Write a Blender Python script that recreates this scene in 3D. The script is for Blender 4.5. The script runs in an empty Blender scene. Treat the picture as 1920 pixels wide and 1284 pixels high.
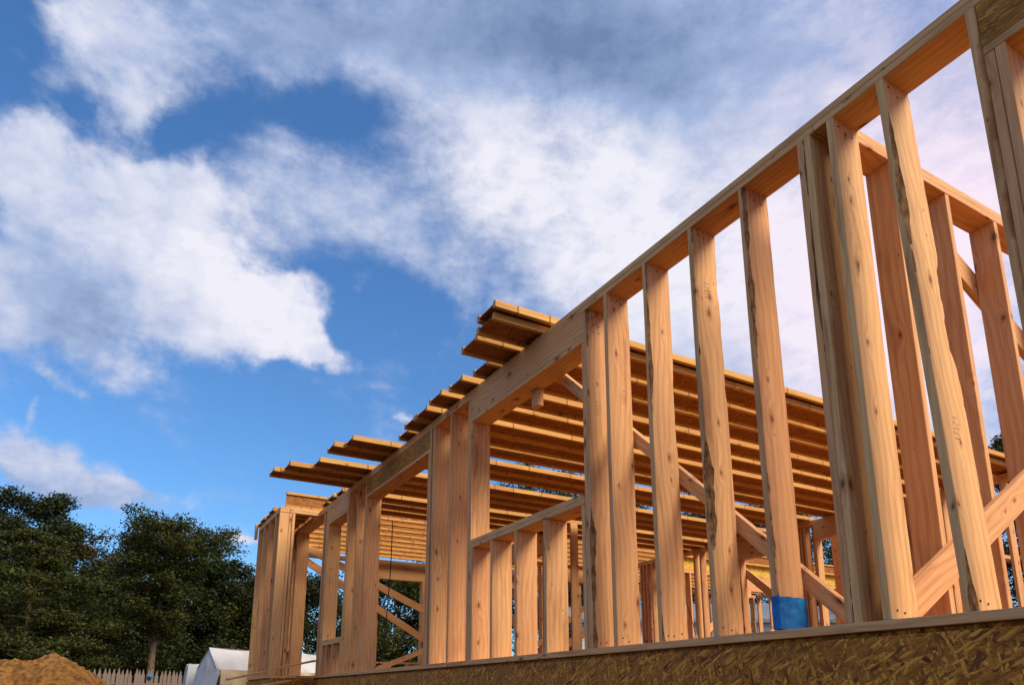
import bpy, bmesh, math, random
import numpy as np
from mathutils import Vector, Matrix, Euler
C = bpy.data.collections.new('site'); bpy.context.scene.collection.children.link(C)
R = math.radians
random.seed(7)

# ------------------------------------------------------------------ camera
F, CX, CY = 1355., 960., 992.           # focal length / principal point in pixels of a 1920x1284 frame
PITCH, HEAD = math.atan(314/1355.), math.atan(795/1391.)
def ray(x, y):
    u = (x-CX)/F; v = (CY-y)/F
    fy = math.cos(PITCH)-v*math.sin(PITCH); z = math.sin(PITCH)+v*math.cos(PITCH)
    return Vector((fy*math.sin(HEAD)+u*math.cos(HEAD), fy*math.cos(HEAD)-u*math.sin(HEAD), z))
cam = bpy.data.cameras.new('camera'); co = bpy.data.objects.new('camera', cam); C.objects.link(co)
cam.sensor_width = 36; cam.lens = 36*F/1920; cam.shift_y = (CY-642)/1920
cam.clip_start = .05; cam.clip_end = 5000
co.rotation_euler = (math.pi/2+PITCH, 0, -HEAD)
bpy.context.scene.camera = co
GZ = -1.1                                # ground level below the eye

# ------------------------------------------------------------------ node helpers
def newmat(name):
    m = bpy.data.materials.new(name); m.use_nodes = True
    nt = m.node_tree; b = nt.nodes['Principled BSDF']; b.inputs['Specular IOR Level'].default_value = .25
    return m, nt, b
class N:
    def __init__(s, nt): s.nt = nt
    def __call__(s, typ, ins=None, **kw):
        n = s.nt.nodes.new(typ)
        for k, v in kw.items(): setattr(n, k, v)
        for k, v in (ins or {}).items():
            if isinstance(v, bpy.types.NodeSocket): s.nt.links.new(v, n.inputs[k])
            else: n.inputs[k].default_value = v
        return n
    def math(s, op, a, b=0., clamp=False, c=None):
        n = s('ShaderNodeMath', {0: a, 1: b}, operation=op); n.use_clamp = clamp
        if c is not None: n.inputs[2].default_value = c
        return n.outputs[0]
    def mix(s, f, a, b, mode='MIX'):
        n = s('ShaderNodeMix', data_type='RGBA', blend_type=mode)
        for k, v in ((0, f), (6, a), (7, b)):
            if isinstance(v, bpy.types.NodeSocket): s.nt.links.new(v, n.inputs[k])
            else: n.inputs[k].default_value = v if k == 0 else (*v, 1)
        return n.outputs[2]
    def ss(s, v, a, b, lo=0., hi=1.):
        n = s('ShaderNodeMapRange', {0: v, 1: a, 2: b, 3: lo, 4: hi}, interpolation_type='SMOOTHSTEP'); return n.outputs[0]
    def lin(s, v, a, b, lo=0., hi=1.):
        n = s('ShaderNodeMapRange', {0: v, 1: a, 2: b, 3: lo, 4: hi}); return n.outputs[0]

def wood_mat(name, cA, cB, cC, dark, knots=1., bump=.25, joints=False, grime=.5):
    """lumber, grain along local Z; cA..cC are board tones picked per object"""
    m, nt, b = newmat(name); n = N(nt)
    tc = n('ShaderNodeTexCoord'); oi = n('ShaderNodeObjectInfo')
    rnd = oi.outputs['Random']
    off = n('ShaderNodeCombineXYZ', {0: n.math('MULTIPLY', rnd, 37.), 1: n.math('MULTIPLY', rnd, 91.), 2: n.math('MULTIPLY', rnd, 53.)})
    p = n('ShaderNodeVectorMath', {0: tc.outputs['Object'], 1: off.outputs[0]}, operation='ADD').outputs[0]
    # knots: sparse ovals, longer along the grain
    ps = n('ShaderNodeSeparateXYZ', {0: p})
    kp = n('ShaderNodeCombineXYZ', {0: n.math('MULTIPLY', n.math('ADD', ps.outputs[0], ps.outputs[1]), 8.5), 1: n.math('MULTIPLY', ps.outputs[2], 4.2), 2: 0.}).outputs[0]
    kw = n('ShaderNodeTexNoise', {'Vector': n('ShaderNodeVectorMath', {0: p, 1: (22, 22, 12)}, operation='MULTIPLY').outputs[0], 'Scale': 1., 'Detail': 2.}).outputs['Color']
    kp = n('ShaderNodeVectorMath', {0: kp, 1: n('ShaderNodeVectorMath', {0: kw, 1: (.16, .16, 0)}, operation='MULTIPLY').outputs[0]}, operation='ADD').outputs[0]
    kv = n('ShaderNodeTexVoronoi', {'Vector': kp, 'Scale': 1., 'Randomness': 1.}, voronoi_dimensions='2D')
    kc = n('ShaderNodeSeparateColor', {0: kv.outputs['Color']})
    kd = n.math('DIVIDE', kv.outputs['Distance'], n.lin(n.math('POWER', kc.outputs[2], 2.), 0., 1., .45, 1.25))
    gate = n.math('GREATER_THAN', n('ShaderNodeSeparateColor', {0: kv.outputs['Color']}).outputs[0], 1-.27*knots)
    # grain: the growth rings bend around knots
    bend = n.math('MULTIPLY', n.ss(kd, .0, .75, 1., 0.), gate)
    g1 = n('ShaderNodeVectorMath', {0: p, 1: (1., 1., .09)}, operation='MULTIPLY').outputs[0]
    warp = n('ShaderNodeTexNoise', {'Vector': n('ShaderNodeVectorMath', {0: p, 1: (2.2, 2.2, .8)}, operation='MULTIPLY').outputs[0], 'Scale': 1., 'Detail': 3.})
    ringv = n.math('ADD', n.math('MULTIPLY', warp.outputs[0], 34.), n.math('MULTIPLY', bend, 6.))
    sp = n('ShaderNodeSeparateXYZ', {0: g1})
    r0 = n.math('ADD', n.math('MULTIPLY', n.math('ADD', sp.outputs[0], sp.outputs[1]), 150.), ringv)
    ring = n.math('MULTIPLY', n.math('ADD', n.math('SINE', r0), 1.), .5)
    ring = n.math('POWER', ring, 1.8)
    fine = n('ShaderNodeTexNoise', {'Vector': n('ShaderNodeVectorMath', {0: p, 1: (140, 140, 3.5)}, operation='MULTIPLY').outputs[0], 'Scale': 1., 'Detail': 4.}).outputs[0]
    blot = n('ShaderNodeTexNoise', {'Vector': n('ShaderNodeVectorMath', {0: p, 1: (5, 5, 1.3)}, operation='MULTIPLY').outputs[0], 'Scale': 1., 'Detail': 5., 'Roughness': .6}).outputs[0]
    r2 = n.math('FRACT', n.math('MULTIPLY', rnd, 17.31)); r3 = n.math('FRACT', n.math('MULTIPLY', rnd, 7.77))
    base = n.mix(n.math('MULTIPLY', r2, 1.), cA, cB)
    base = n.mix(n.math('MULTIPLY', r3, .6), base, cC)
    col = n.mix(n.math('MULTIPLY', ring, n.lin(blot, .35, .65, .16, .42)), base, dark)
    col = n.mix(n.lin(fine, .38, .72, 0, .4), col, dark)
    col = n.mix(n.math('MULTIPLY', n.ss(blot, .52, .8), grime), col, (dark[0]*.75, dark[1]*.72, dark[2]*.7))
    col = n.mix(n.ss(blot, .42, .2, 0, .25), col, (min(1, cA[0]*1.12), cA[1]*1.16, cA[2]*1.2))
    halo = n.math('MULTIPLY', n.ss(kd, .10, .30, .45, 0.), gate)
    col = n.mix(halo, col, (dark[0]*.8, dark[1]*.65, dark[2]*.5))
    core = n.math('MULTIPLY', n.ss(kd, .045, .13, .8, 0.), gate)
    col = n.mix(core, col, (.09, .035, .014))
    # nail holes and small pitch flecks
    fv = n('ShaderNodeTexVoronoi', {'Vector': n('ShaderNodeVectorMath', {0: p, 1: (20, 20, 9)}, operation='MULTIPLY').outputs[0], 'Scale': 1.})
    fg = n.math('GREATER_THAN', n('ShaderNodeSeparateColor', {0: fv.outputs['Color']}).outputs[1], .9)
    col = n.mix(n.math('MULTIPLY', n.ss(fv.outputs['Distance'], .05, .12, .8, 0.), fg), col, (.1, .04, .018))
    if joints:                           # finger joints along a laminated flange
        sz = n('ShaderNodeSeparateXYZ', {0: p}).outputs[2]
        jn = n('ShaderNodeTexVoronoi', {'W': n.math('MULTIPLY', sz, 1.9), 'Scale': 1.}, voronoi_dimensions='1D', feature='DISTANCE_TO_EDGE')
        col = n.mix(n.ss(jn.outputs['Distance'], .008, .022, .75, 0.), col, (.10, .04, .012))
        cj = n('ShaderNodeTexVoronoi', {'W': n.math('MULTIPLY', sz, 1.9), 'Scale': 1.}, voronoi_dimensions='1D')
        col = n.mix(n.math('MULTIPLY', n('ShaderNodeSeparateColor', {0: cj.outputs['Color']}).outputs[0], .35), col, dark)
    nt.links.new(col, b.inputs['Base Color']); b.inputs['Roughness'].default_value = .72
    bp = n('ShaderNodeBump', {'Height': n.math('ADD', n.math('MULTIPLY', fine, .6), n.math('MULTIPLY', ring, .25)), 'Strength': bump, 'Distance': .003})
    nt.links.new(bp.outputs[0], b.inputs['Normal'])
    return m

FIR = wood_mat('fir_lumber', (.71, .405, .18), (.68, .335, .16), (.77, .50, .22), (.36, .135, .042), grime=.75)
SPR = wood_mat('spruce_flange', (.72, .42, .12), (.64, .34, .09), (.70, .39, .12), (.36, .15, .035), knots=.4, joints=True)

def bark_mat():
    m, nt, b = newmat('bark_edge'); n = N(nt)
    tc = n('ShaderNodeTexCoord')
    a = n('ShaderNodeTexNoise', {'Vector': n('ShaderNodeVectorMath', {0: tc.outputs['Object'], 1: (50, 50, 14)}, operation='MULTIPLY').outputs[0], 'Scale': 1., 'Detail': 6., 'Roughness': .7}).outputs[0]
    c = n.mix(n.ss(a, .3, .7), (.10, .042, .018), (.42, .22, .085))
    nt.links.new(c, b.inputs['Base Color']); b.inputs['Roughness'].default_value = .9
    nt.links.new(n('ShaderNodeBump', {'Height': a, 'Strength': .9, 'Distance': .01}).outputs[0], b.inputs['Normal'])
    return m
BARK = bark_mat()

def osb_mat(name, light, mid, dark, scale=1., coord='Object', angs=(8, -35, 62, -78, 28), hard=1.):
    """pressed flakes: overlapping layers of stretched cells at many angles, in the two axes of the face"""
    m, nt, b = newmat(name); n = N(nt)
    tc = n('ShaderNodeTexCoord'); oi = n('ShaderNodeObjectInfo')
    p = n('ShaderNodeVectorMath', {0: tc.outputs[coord], 1: n('ShaderNodeCombineXYZ', {0: n.math('MULTIPLY', oi.outputs['Random'], 31.), 1: n.math('MULTIPLY', oi.outputs['Random'], 17.), 2: 0.}).outputs[0]}, operation='ADD').outputs[0]
    wob = n('ShaderNodeTexNoise', {'Vector': p, 'Scale': 9.*scale, 'Detail': 2.}).outputs['Color']
    wob = n('ShaderNodeVectorMath', {0: wob, 1: (.03, .03, .03)}, operation='MULTIPLY').outputs[0]
    p = n('ShaderNodeVectorMath', {0: p, 1: wob}, operation='ADD').outputs[0]
    val = None; edge = None; rr = random.Random(3)
    for i, ang in enumerate(angs):
        # rotate within local YZ (faces of the panels are built in local YZ)
        mp = n('ShaderNodeMapping', {'Vector': p, 'Location': (i*3.7, i*1.3, i*5.1), 'Rotation': (R(ang), 0, 0)})
        st = n('ShaderNodeVectorMath', {0: mp.outputs[0], 1: (22*scale, 10*scale, 62*scale)}, operation='MULTIPLY').outputs[0]
        v = n('ShaderNodeTexVoronoi', {'Vector': st, 'Scale': 1., 'Randomness': 1.})
        sc = n('ShaderNodeSeparateColor', {0: v.outputs['Color']})
        if val is None: val, edge = sc.outputs[0], v.outputs['Distance']
        else:
            pick = n.math('GREATER_THAN', sc.outputs[1], .62)
            val = n('ShaderNodeMix', {0: pick, 2: val, 3: sc.outputs[0]}).outputs[0]
            edge = n('ShaderNodeMix', {0: pick, 2: edge, 3: v.outputs['Distance']}).outputs[0]
    big = n('ShaderNodeTexNoise', {'Vector': p, 'Scale': 2.2*scale, 'Detail': 4.}).outputs[0]
    fib = n('ShaderNodeTexNoise', {'Vector': n('ShaderNodeVectorMath', {0: p, 1: (60, 40, 130)}, operation='MULTIPLY').outputs[0], 'Scale': scale, 'Detail': 3.}).outputs[0]
    r = n('ShaderNodeValToRGB', {0: val}); cr = r.color_ramp
    cr.elements[0].color = (*dark, 1); cr.elements[1].color = (*light, 1)
    e = cr.elements.new(.18); e.color = (*[x*.7 for x in mid], 1)
    e = cr.elements.new(.6); e.color = (*mid, 1)
    c = n.mix(n.ss(edge, .45, .95, 0, .6), r.outputs[0], dark)
    c = n.mix(n.lin(fib, .4, .75, 0, .4), c, dark)
    c = n.mix(n.ss(big, .45, .75, 0, .45), c, [x*.6 for x in mid])
    nt.links.new(c, b.inputs['Base Color']); b.inputs['Roughness'].default_value = .7
    nt.links.new(n('ShaderNodeBump', {'Height': n.math('SUBTRACT', val, edge), 'Strength': .45, 'Distance': .004}).outputs[0], b.inputs['Normal'])
    return m
OSB = osb_mat('strand_board', (.84, .39, .055), (.46, .175, .023), (.11, .032, .006), scale=1.35)
LSL = osb_mat('strand_lumber', (.64, .31, .045), (.42, .175, .022), (.15, .048, .008), scale=1.5, angs=(4, -9, 12, -5, 2))
WEB = osb_mat('strand_web', (.50, .215, .052), (.37, .138, .030), (.15, .045, .010), scale=1.3)
GOLD = osb_mat('sunlit_strand_board', (.88, .60, .09), (.78, .48, .06), (.50, .27, .03), scale=.8)  # brighter copy of the strand board, sunlit look put into its colour

# ------------------------------------------------------------------ object helpers
def link(o, parent=None):
    C.objects.link(o)
    if parent: o.parent = parent
    return o
def tag(o, label=None, cat=None, group=None, kind=None):
    for k, v in (('label', label), ('category', cat), ('group', group), ('kind', kind)):
        if v: o[k] = v
    return o
def empty(name, loc, label, cat, group=None, rz=0.):
    o = bpy.data.objects.new(name, None); o.empty_display_size = .2; o.location = loc; o.rotation_euler = (0, 0, rz)
    C.objects.link(o); return tag(o, label, cat, group)
def mesh_obj(name, verts, faces, mat, parent=None, smooth=False, loc=None, uvless=True):
    me = bpy.data.meshes.new(name); me.from_pydata(verts, [], faces); me.update()
    for mt in (mat if isinstance(mat, (list, tuple)) else [mat]): me.materials.append(mt)
    if smooth:
        for p in me.polygons: p.use_smooth = True
    o = bpy.data.objects.new(name, me)
    if loc: o.location = loc
    return link(o, parent)

AX = {'Z': Matrix.Identity(3),
      'Y': Matrix(((1, 0, 0), (0, 0, 1), (0, -1, 0))).to_3x3(),
      'X': Matrix(((0, 0, 1), (0, 1, 0), (-1, 0, 0))).to_3x3()}
def boxmesh(name, sx, sy, sz, mat, bev=.0022):
    bm = bmesh.new(); bmesh.ops.create_cube(bm, size=1.)
    for v in bm.verts: v.co = Vector((v.co.x*sx, v.co.y*sy, v.co.z*sz))
    if bev: bmesh.ops.bevel(bm, geom=bm.edges[:], offset=bev, segments=1, affect='EDGES')
    me = bpy.data.meshes.new(name); bm.to_mesh(me); bm.free(); me.materials.append(mat); return me
def board(parent, name, x0, x1, y0, y1, z0, z1, mat=None, ax=None, jit=.0012, bev=.0022):
    """axis-aligned piece of lumber, its local Z along its length; coordinates in the world"""
    d = Vector((x1-x0, y1-y0, z1-z0)); c = Vector((x0+x1, y0+y1, z0+z1))/2
    if ax is None: ax = 'XYZ'[max(range(3), key=lambda i: d[i])]
    M = AX[ax]; l = M.transposed() @ d
    me = boxmesh(name, abs(l.x), abs(l.y), abs(l.z), mat or FIR, bev)
    o = bpy.data.objects.new(name, me)
    j = Vector([random.uniform(-jit, jit) for _ in range(3)]); j['XYZ'.index(ax)] = 0
    pl = parent.location if parent else Vector((0, 0, 0))
    o.location = c+j-pl; o.rotation_euler = M.to_euler()
    return link(o, parent)
def beam(name, p, q, up, w, t, label, cat, mat=None, group=None, parent=None, cut=False):
    """loose board from p to q; w is its width across 'up', t its thickness"""
    p, q, up = Vector(p), Vector(q), Vector(up)
    z = (q-p).normalized(); x = up.cross(z).normalized(); y = z.cross(x)
    me = boxmesh(name, w, t, (q-p).length, mat or FIR)
    if cut:                                                  # plumb end cuts
        k = x.x/z.x if abs(z.x) > abs(z.y) else x.y/z.y
        for v in me.vertices: v.co.z -= v.co.x*k
    o = bpy.data.objects.new(name, me); M = Matrix((x, y, z)).transposed()
    o.rotation_euler = M.to_euler(); o.location = (p+q)/2 - (parent.location if parent else Vector((0, 0, 0)))
    link(o, parent)
    if label: tag(o, label, cat, group)
    return o

Z0, Z1, ZP, ZT = .265, .305, 2.72, 2.80          # sole plate bottom / top, top plates
def rough_stud(parent, y, x0=2.8, x1=2.99, t=.038, zb=Z1, zt=ZP, seed=0, wl=.02, wr=.02, lean=0., mat=None, bark=True):
    """stud whose two corners towards the camera carry wavy bark (wane); lean shifts its foot along Y"""
    rr = random.Random(seed); n = 90; H = zt-zb; hx = (x1-x0)/2
    ph = [rr.uniform(0, 6.3) for _ in range(10)]
    def wane(k, s, amt):
        v = (math.sin(s*3.1+ph[k])+.55*math.sin(s*7.3+ph[k+1])+.3*math.sin(s*19+ph[k+2])+.16*math.sin(s*47+ph[k+3])+.10*math.sin(s*93+ph[k+1]))
        return max(0., amt*(.05+.52*v)) if amt > 0 else 0.
    vs, fs, mi = [], [], []
    for i in range(n+1):
        s = i/n; z = -H/2+s*H
        a = wane(0, s*2.3, wl)+.0015; b_ = wane(4, s*2.6, wr)+.0015
        bow = .002*math.sin(s*3.14)*rr.choice((1,)) + lean*(1-s)
        e = .0015
        jag = rr.uniform(-.0012, .0012)
        ring = [(-hx, min(a*1.1, t*.9)-t/2), (-hx+a*1.5, -t/2), (hx-b_*1.0, -t/2+rr.uniform(0, .0006)), (hx+jag*(1 if b_ > .004 else 0), min(b_*1.0, t*.9)-t/2), (hx, t/2-e), (hx-e, t/2), (-hx+e, t/2), (-hx, t/2-e)]
        vs += [(x, yy+bow, z) for x, yy in ring]
    for i in range(n):
        for k in range(8):
            a0 = i*8+k; a1 = i*8+(k+1) % 8
            fs.append((a0, a1, a1+8, a0+8)); 
            wide = (vs[a0][0]-vs[a1][0])**2+(vs[a0][1]-vs[a1][1])**2 > .004**2
            mi.append(1 if (bark and k in (0, 2) and wide) else 0)
    fs.append(tuple(range(7, -1, -1))); mi.append(0); fs.append(tuple(range(n*8, n*8+8))); mi.append(0)
    o = mesh_obj('stud', vs, fs, [mat or FIR, BARK], parent)
    for p_, m_ in zip(o.data.polygons, mi): p_.material_index = m_
    o.location = Vector(((x0+x1)/2, y+t/2, (zb+zt)/2))-parent.location
    return o

# ------------------------------------------------------------------ ground
def noisemat(name, c1, c2, sc=4., bump=.5, rough=.95, c3=None):
    m, nt, b = newmat(name); n = N(nt); tc = n('ShaderNodeTexCoord')
    a = n('ShaderNodeTexNoise', {'Vector': tc.outputs['Object'], 'Scale': sc, 'Detail': 9., 'Roughness': .65}).outputs[0]
    g = n('ShaderNodeTexNoise', {'Vector': tc.outputs['Object'], 'Scale': sc*.22, 'Detail': 3.}).outputs[0]
    c = n.mix(n.ss(a, .35, .65), c1, c2)
    if c3: c = n.mix(n.ss(g, .5, .62, 0, .8), c, c3)
    nt.links.new(c, b.inputs['Base Color']); b.inputs['Roughness'].default_value = rough
    nt.links.new(n('ShaderNodeBump', {'Height': a, 'Strength': bump, 'Distance': .05}).outputs[0], b.inputs['Normal'])
    return m
DIRT = noisemat('orange_earth', (.10, .044, .010), (.25, .125, .032), 9., 1.)
GRD = noisemat('site_ground', (.06, .032, .014), (.095, .052, .022), .8, c3=(.03, .04, .012))
rg = np.random.default_rng(5)
gv, gf, K = [], [], 60
for i in range(K+1):
    for j in range(K+1):
        a = (i/K*2-1); b_ = (j/K*2-1)
        x = math.copysign(abs(a)**2.5, a)*900; y = math.copysign(abs(b_)**2.5, b_)*900
        gv.append((x, y, GZ+.05*math.sin(x*.7+1)*math.sin(y*.9)))
for i in range(K):
    for j in range(K):
        q = i*(K+1)+j; gf.append((q, q+K+1, q+K+2, q+1))
tag(mesh_obj('ground', gv, gf, GRD, smooth=True), kind='structure')

# mound of excavated earth
def mound():
    vs, fs = [], []; n = 110; cx, cy = ray(96, 1250).x, ray(96, 1250).y; h = math.hypot(cx, cy)
    ux, uy = cx/h, cy/h; d = 13.5; ox, oy = ux*d, uy*d; rx, ry = uy, -ux
    prof = [(-4., .25), (-1.7, 1.55), (-.95, 1.62), (-.45, 1.72), (0, 1.83), (.28, 1.72), (.62, 1.52), (.95, 1.25), (1.6, .6), (2.6, 0)]
    def pr(s):
        for (a, ha), (b, hb) in zip(prof, prof[1:]):
            if a <= s <= b: return ha+(hb-ha)*(s-a)/(b-a)
        return 0
    from mathutils import noise
    for i in range(n+1):
        for j in range(n+1):
            s = -4+6.8*i/n; t = -2.6+5.2*j/n
            fall = max(0., 1-(abs(t)/2.6)**1.6)
            z = (pr(s)+.0)*fall
            q = Vector((s*1.7, t*1.7, 3.3))
            z += (noise.fractal(q, 1., 2., 6)*.16+noise.fractal(q*5, .8, 2., 4)*.07+noise.fractal(q*14, .7, 2., 3)*.02)*min(1, z*1.6)
            vs.append((ox+rx*s+ux*t, oy+ry*s+uy*t, GZ-.08+z))
    for i in range(n):
        for j in range(n):
            q = i*(n+1)+j; fs.append((q, q+n+1, q+n+2, q+1))
    o = mesh_obj('dirt_pile', vs, fs, DIRT, smooth=False)
    tag(o, 'heap of orange brown excavated earth in front of the picket fence', 'dirt pile')
mound()

# ------------------------------------------------------------------ platform below the walls
pf = empty('floor_platform', (6, 6, GZ), 'raised wooden floor platform edged with dark strand board under all the stud walls', 'floor platform')
def panel_band(y0, y1, x=2.8):
    y = y0
    while y < y1-.01:
        e = min(y+2.44, y1)
        board(pf, 'sheathing', x+.006, x+.018, y+.002, e-.002, GZ-.1, .243, OSB, 'Z', bev=0)
        y = e
panel_band(-4.2, 10.6)
me_floor = board(pf, 'deck', 2.835, 16.2, -4.2, 14.5, .238, .2645, OSB, 'Z', bev=0)
board(pf, 'deck', 2.235, 2.787, 10.6, 12.6, .238, .2645, OSB, 'Z', bev=0)
board(pf, 'sheathing', 2.21, 2.222, 10.6, 12.6, GZ-.1, .243, OSB, 'Z', bev=0)
# the return at the bay: strand-board face built with its plane in local YZ
o = board(pf, 'sheathing', 2.235, 2.80, 10.60, 10.612, GZ-.1, .243, OSB, 'Z', bev=0)
board(pf, 'rim_board', 2.832, 2.87, -4.2, 14.4, -.1, .236, FIR, 'Y')
board(pf, 'sheathing', 2.9, 16.1, 14.40, 14.412, GZ-.1, .232, OSB, 'Z', bev=0)
board(pf, 'sheathing', 16.1, 16.112, -4.2, 14.4, GZ-.1, .232, OSB, 'Z', bev=0)

# ------------------------------------------------------------------ main wall
W = empty('wall_frame', (2.895, 4., Z0), 'long front wall of pale fir studs with a window opening and double top plate', 'wall frame', 'stud wall frames of the building')
X0, X1 = 2.80, 2.99
ys = [-4.2, -.2, 3.3, 6.9, 10.62, 14.3]
for a, b_ in zip(ys, ys[1:]):
    board(W, 'bottom_plate', X0-.012, X1, a, b_-.003, Z0, Z1)
for a, b_ in zip([-4.2, 1.9, 6.3, 11.0], [1.897, 6.297, 10.997, 14.3]):
    board(W, 'top_plate', X0, X1, a, b_, ZP, ZP+.0385)
for a, b_ in zip([-4.2, .4, 4.4, 8.9], [.397, 4.397, 8.897, 14.3]):
    board(W, 'top_plate', X0+.001, X1-.002, a, b_, ZP+.0395, ZT)
# (y, wane left, wane right, lean of the foot)
rough = [(1.132, .034, .0, -.02), (1.529, .020, .042, -.068), (1.789, .0, .004, .0), (1.92, .0, .0, 0), (1.960, .012, .0, 0), (2.352, .026, .006, -.008),
         (2.750, .034, .016, -.01), (3.168, .016, .012, 0), (3.585, .0, .008, 0), (3.822, .030, .034, .0)]
studs = []
for i, (y, wl, wr, ln) in enumerate(rough):
    studs.append(rough_stud(W, y, seed=40+i, wl=wl, wr=wr, lean=ln, bark=(i != 0)))
blue = newmat('blue_wrap'); bmn = N(blue[1])
bn = bmn('ShaderNodeTexNoise', {'Vector': bmn('ShaderNodeTexCoord').outputs['Object'], 'Scale': 22., 'Detail': 3.}).outputs[0]
blue[1].links.new(bmn.mix(bmn.ss(bn, .3, .7), (.004, .105, .36), (.008, .17, .50)), blue[2].inputs['Base Color']); blue[2].inputs['Roughness'].default_value = .55
blue[1].links.new(bmn('ShaderNodeBump', {'Height': bn, 'Strength': .5, 'Distance': .01}).outputs[0], blue[2].inputs['Normal'])
def wrap(stud, y, z0=.312, z1=.468):
    bm = bmesh.new(); n = 14; m = 6; g = .004
    path = [(X0-g, y+.038+g), (X0-g, y-g)] + [(X0-g+(X1-X0+2*g)*k/8, y-g-.0015*math.sin(k*1.3)) for k in range(1, 8)] + [(X1+g, y-g), (X1+g, y+.038+g)]
    rows = []
    for j in range(m+1):
        row = []
        for k, (x, yy) in enumerate(path):
            z = z0+(z1-z0)*j/m+(.0025*math.sin(k*2.1) if j == m else 0)
            row.append(bm.verts.new((x+.0012*math.sin(j*1.7+k), yy+.0012*math.sin(j*2.3+k*.9), z)))
        rows.append(row)
    for j in range(m):
        for k in range(len(path)): bm.faces.new((rows[j][k], rows[j][(k+1) % len(path)], rows[j+1][(k+1) % len(path)], rows[j+1][k]))
    L = stud.location+W.location
    for v in bm.verts: v.co -= L
    me = bpy.data.meshes.new('blue_wrap'); bm.to_mesh(me); bm.free(); me.materials.append(blue[0])
    link(bpy.data.objects.new('blue_wrap', me), stud)
wrap(studs[5], 2.342)
studs[5]['label'] = 'stud with bright blue foot'
for y, ln in ((1.789, 0), (1.960, 0), (1.461, 0), (2.742, 0)):          # thin blue shims under some studs
    board(W, 'shim', X0-.004, X0+.10, y-.004, y+.034, .3035, .3085, blue[0], 'Y', bev=0)
ink, _, ib = newmat('stamp_ink'); ib.inputs['Base Color'].default_value = (.16, .075, .04, 1)
def stamp(stud, x, y, z, seed, w=.05, h=.035):
    """faded grade stamp: short strokes on the face towards the camera"""
    rr = random.Random(seed); V, Fc = [], []; L = stud.location+W.location
    def stroke(a, b_, c, d):
        k = len(V); y0 = y-.0012
        V.extend([(a-L.x, y0-L.y, c-L.z), (b_-L.x, y0-L.y, c-L.z), (b_-L.x, y0-L.y, d-L.z), (a-L.x, y0-L.y, d-L.z)])
        V.extend([(a-L.x, y0+.0008-L.y, c-L.z), (b_-L.x, y0+.0008-L.y, c-L.z), (b_-L.x, y0+.0008-L.y, d-L.z), (a-L.x, y0+.0008-L.y, d-L.z)])
        Fc.extend([(k, k+1, k+2, k+3), (k+7, k+6, k+5, k+4), (k, k+4, k+5, k+1), (k+1, k+5, k+6, k+2), (k+2, k+6, k+7, k+3), (k+3, k+7, k+4, k)])
    for r in range(3):
        zz = z+r*.02+rr.uniform(-.002, .002); xx = x
        while xx < x+w*rr.uniform(.6, 1):
            l = rr.uniform(.003, .009)
            if rr.random() < .5: stroke(xx, xx+.0016, zz, zz+rr.uniform(.006, .012))
            else: stroke(xx, xx+l, zz, zz+.0016)
            xx += l+.003
    for z_ in (z-.02, z+.07): stroke(x+.004, x+w*.7, z_, z_+.0014)
    mesh_obj('grade_stamp', V, Fc, ink, stud)
for si, x, z in ((1, 2.87, 1.02), (6, 2.87, 2.30), (9, 2.86, 1.95), (8, 2.90, 1.95)):
    stamp(studs[si], x, rough[si][0]+rough[si][3]*(1-(z-Z1)/(ZP-Z1)), z, si*7+int(z*10))
nail, _, nb = newmat('rusty_nail'); nb.inputs['Base Color'].default_value = (.07, .035, .02, 1)
def nails(stud, pts):
    V, Fc = [], []; L = stud.location+W.location
    for x, y, z in pts:
        k = len(V)
        for yy in (y, y-.0022):
            for j in range(8): V.append((x+.0048*math.cos(j*math.pi/4)-L.x, yy-L.y, z+.0048*math.sin(j*math.pi/4)-L.z))
        Fc.append(tuple(range(k+8, k+16))); Fc.extend((k+j, k+(j+1) % 8, k+8+(j+1) % 8, k+8+j) for j in range(8))
    mesh_obj('nail_heads', V, Fc, nail, stud)
rn = random.Random(9)
for i, o_ in enumerate(studs):
    if i in (3, 4): continue
    y, ln = rough[i][0], rough[i][3]
    ps = [(2.84+.05*k+rn.uniform(-.008, .008), y+ln*.98-.0006, Z1+.03+rn.uniform(0, .03)) for k in range(rn.choice((2, 3)))]
    ps += [(2.84+.045*k+rn.uniform(-.01, .01), y-.0006, ZP-.035-rn.uniform(0, .03)) for k in range(rn.choice((2, 3)))]
    if i == 9: ps += [(2.855+.05*a+rn.uniform(-.004, .004), y-.0006, ZP-.06-.055*b_) for a in range(2) for b_ in range(3)]
    nails(o_, ps)
# jacks, headers and cripples of the window opening
def stud(parent, y, zt=ZP, zb=Z1, x0=X0, x1=X1, name='stud', t=.038):
    return board(parent, name, x0, x1, y+.0006, y+t-.0006, zb+.0005, zt-.0005, None, 'Z', jit=.0025)
stud(W, 3.8605, 2.478, name='jack_stud')
SP = .0385
board(W, 'header', X0+.002, X1-.12, 3.861, 5.678, 2.518, ZP-.001, FIR, 'Y')
board(W, 'header', X0+.11, X1-.002, 3.861, 5.678, 2.518, ZP-.001, FIR, 'Y')
board(W, 'header_plate', X0, X1, 3.861, 5.678, 2.479, 2.5165, FIR, 'Y')
stud(W, 5.641, 2.478, name='jack_stud'); stud(W, 5.680)
board(W, 'window_sill', X0-.001, X1, 3.900, 5.640, 1.3245, 1.361, FIR, 'Y')
board(W, 'window_sill', X0, X1-.001, 3.900, 5.640, 1.286, 1.3235, FIR, 'Y')
for y in (3.901, 4.395, 4.83, 5.232, 5.601): stud(W, y, 1.285, name='cripple_stud')
stud(W, 6.08); stud(W, 6.50); stud(W, 6.575)
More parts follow.
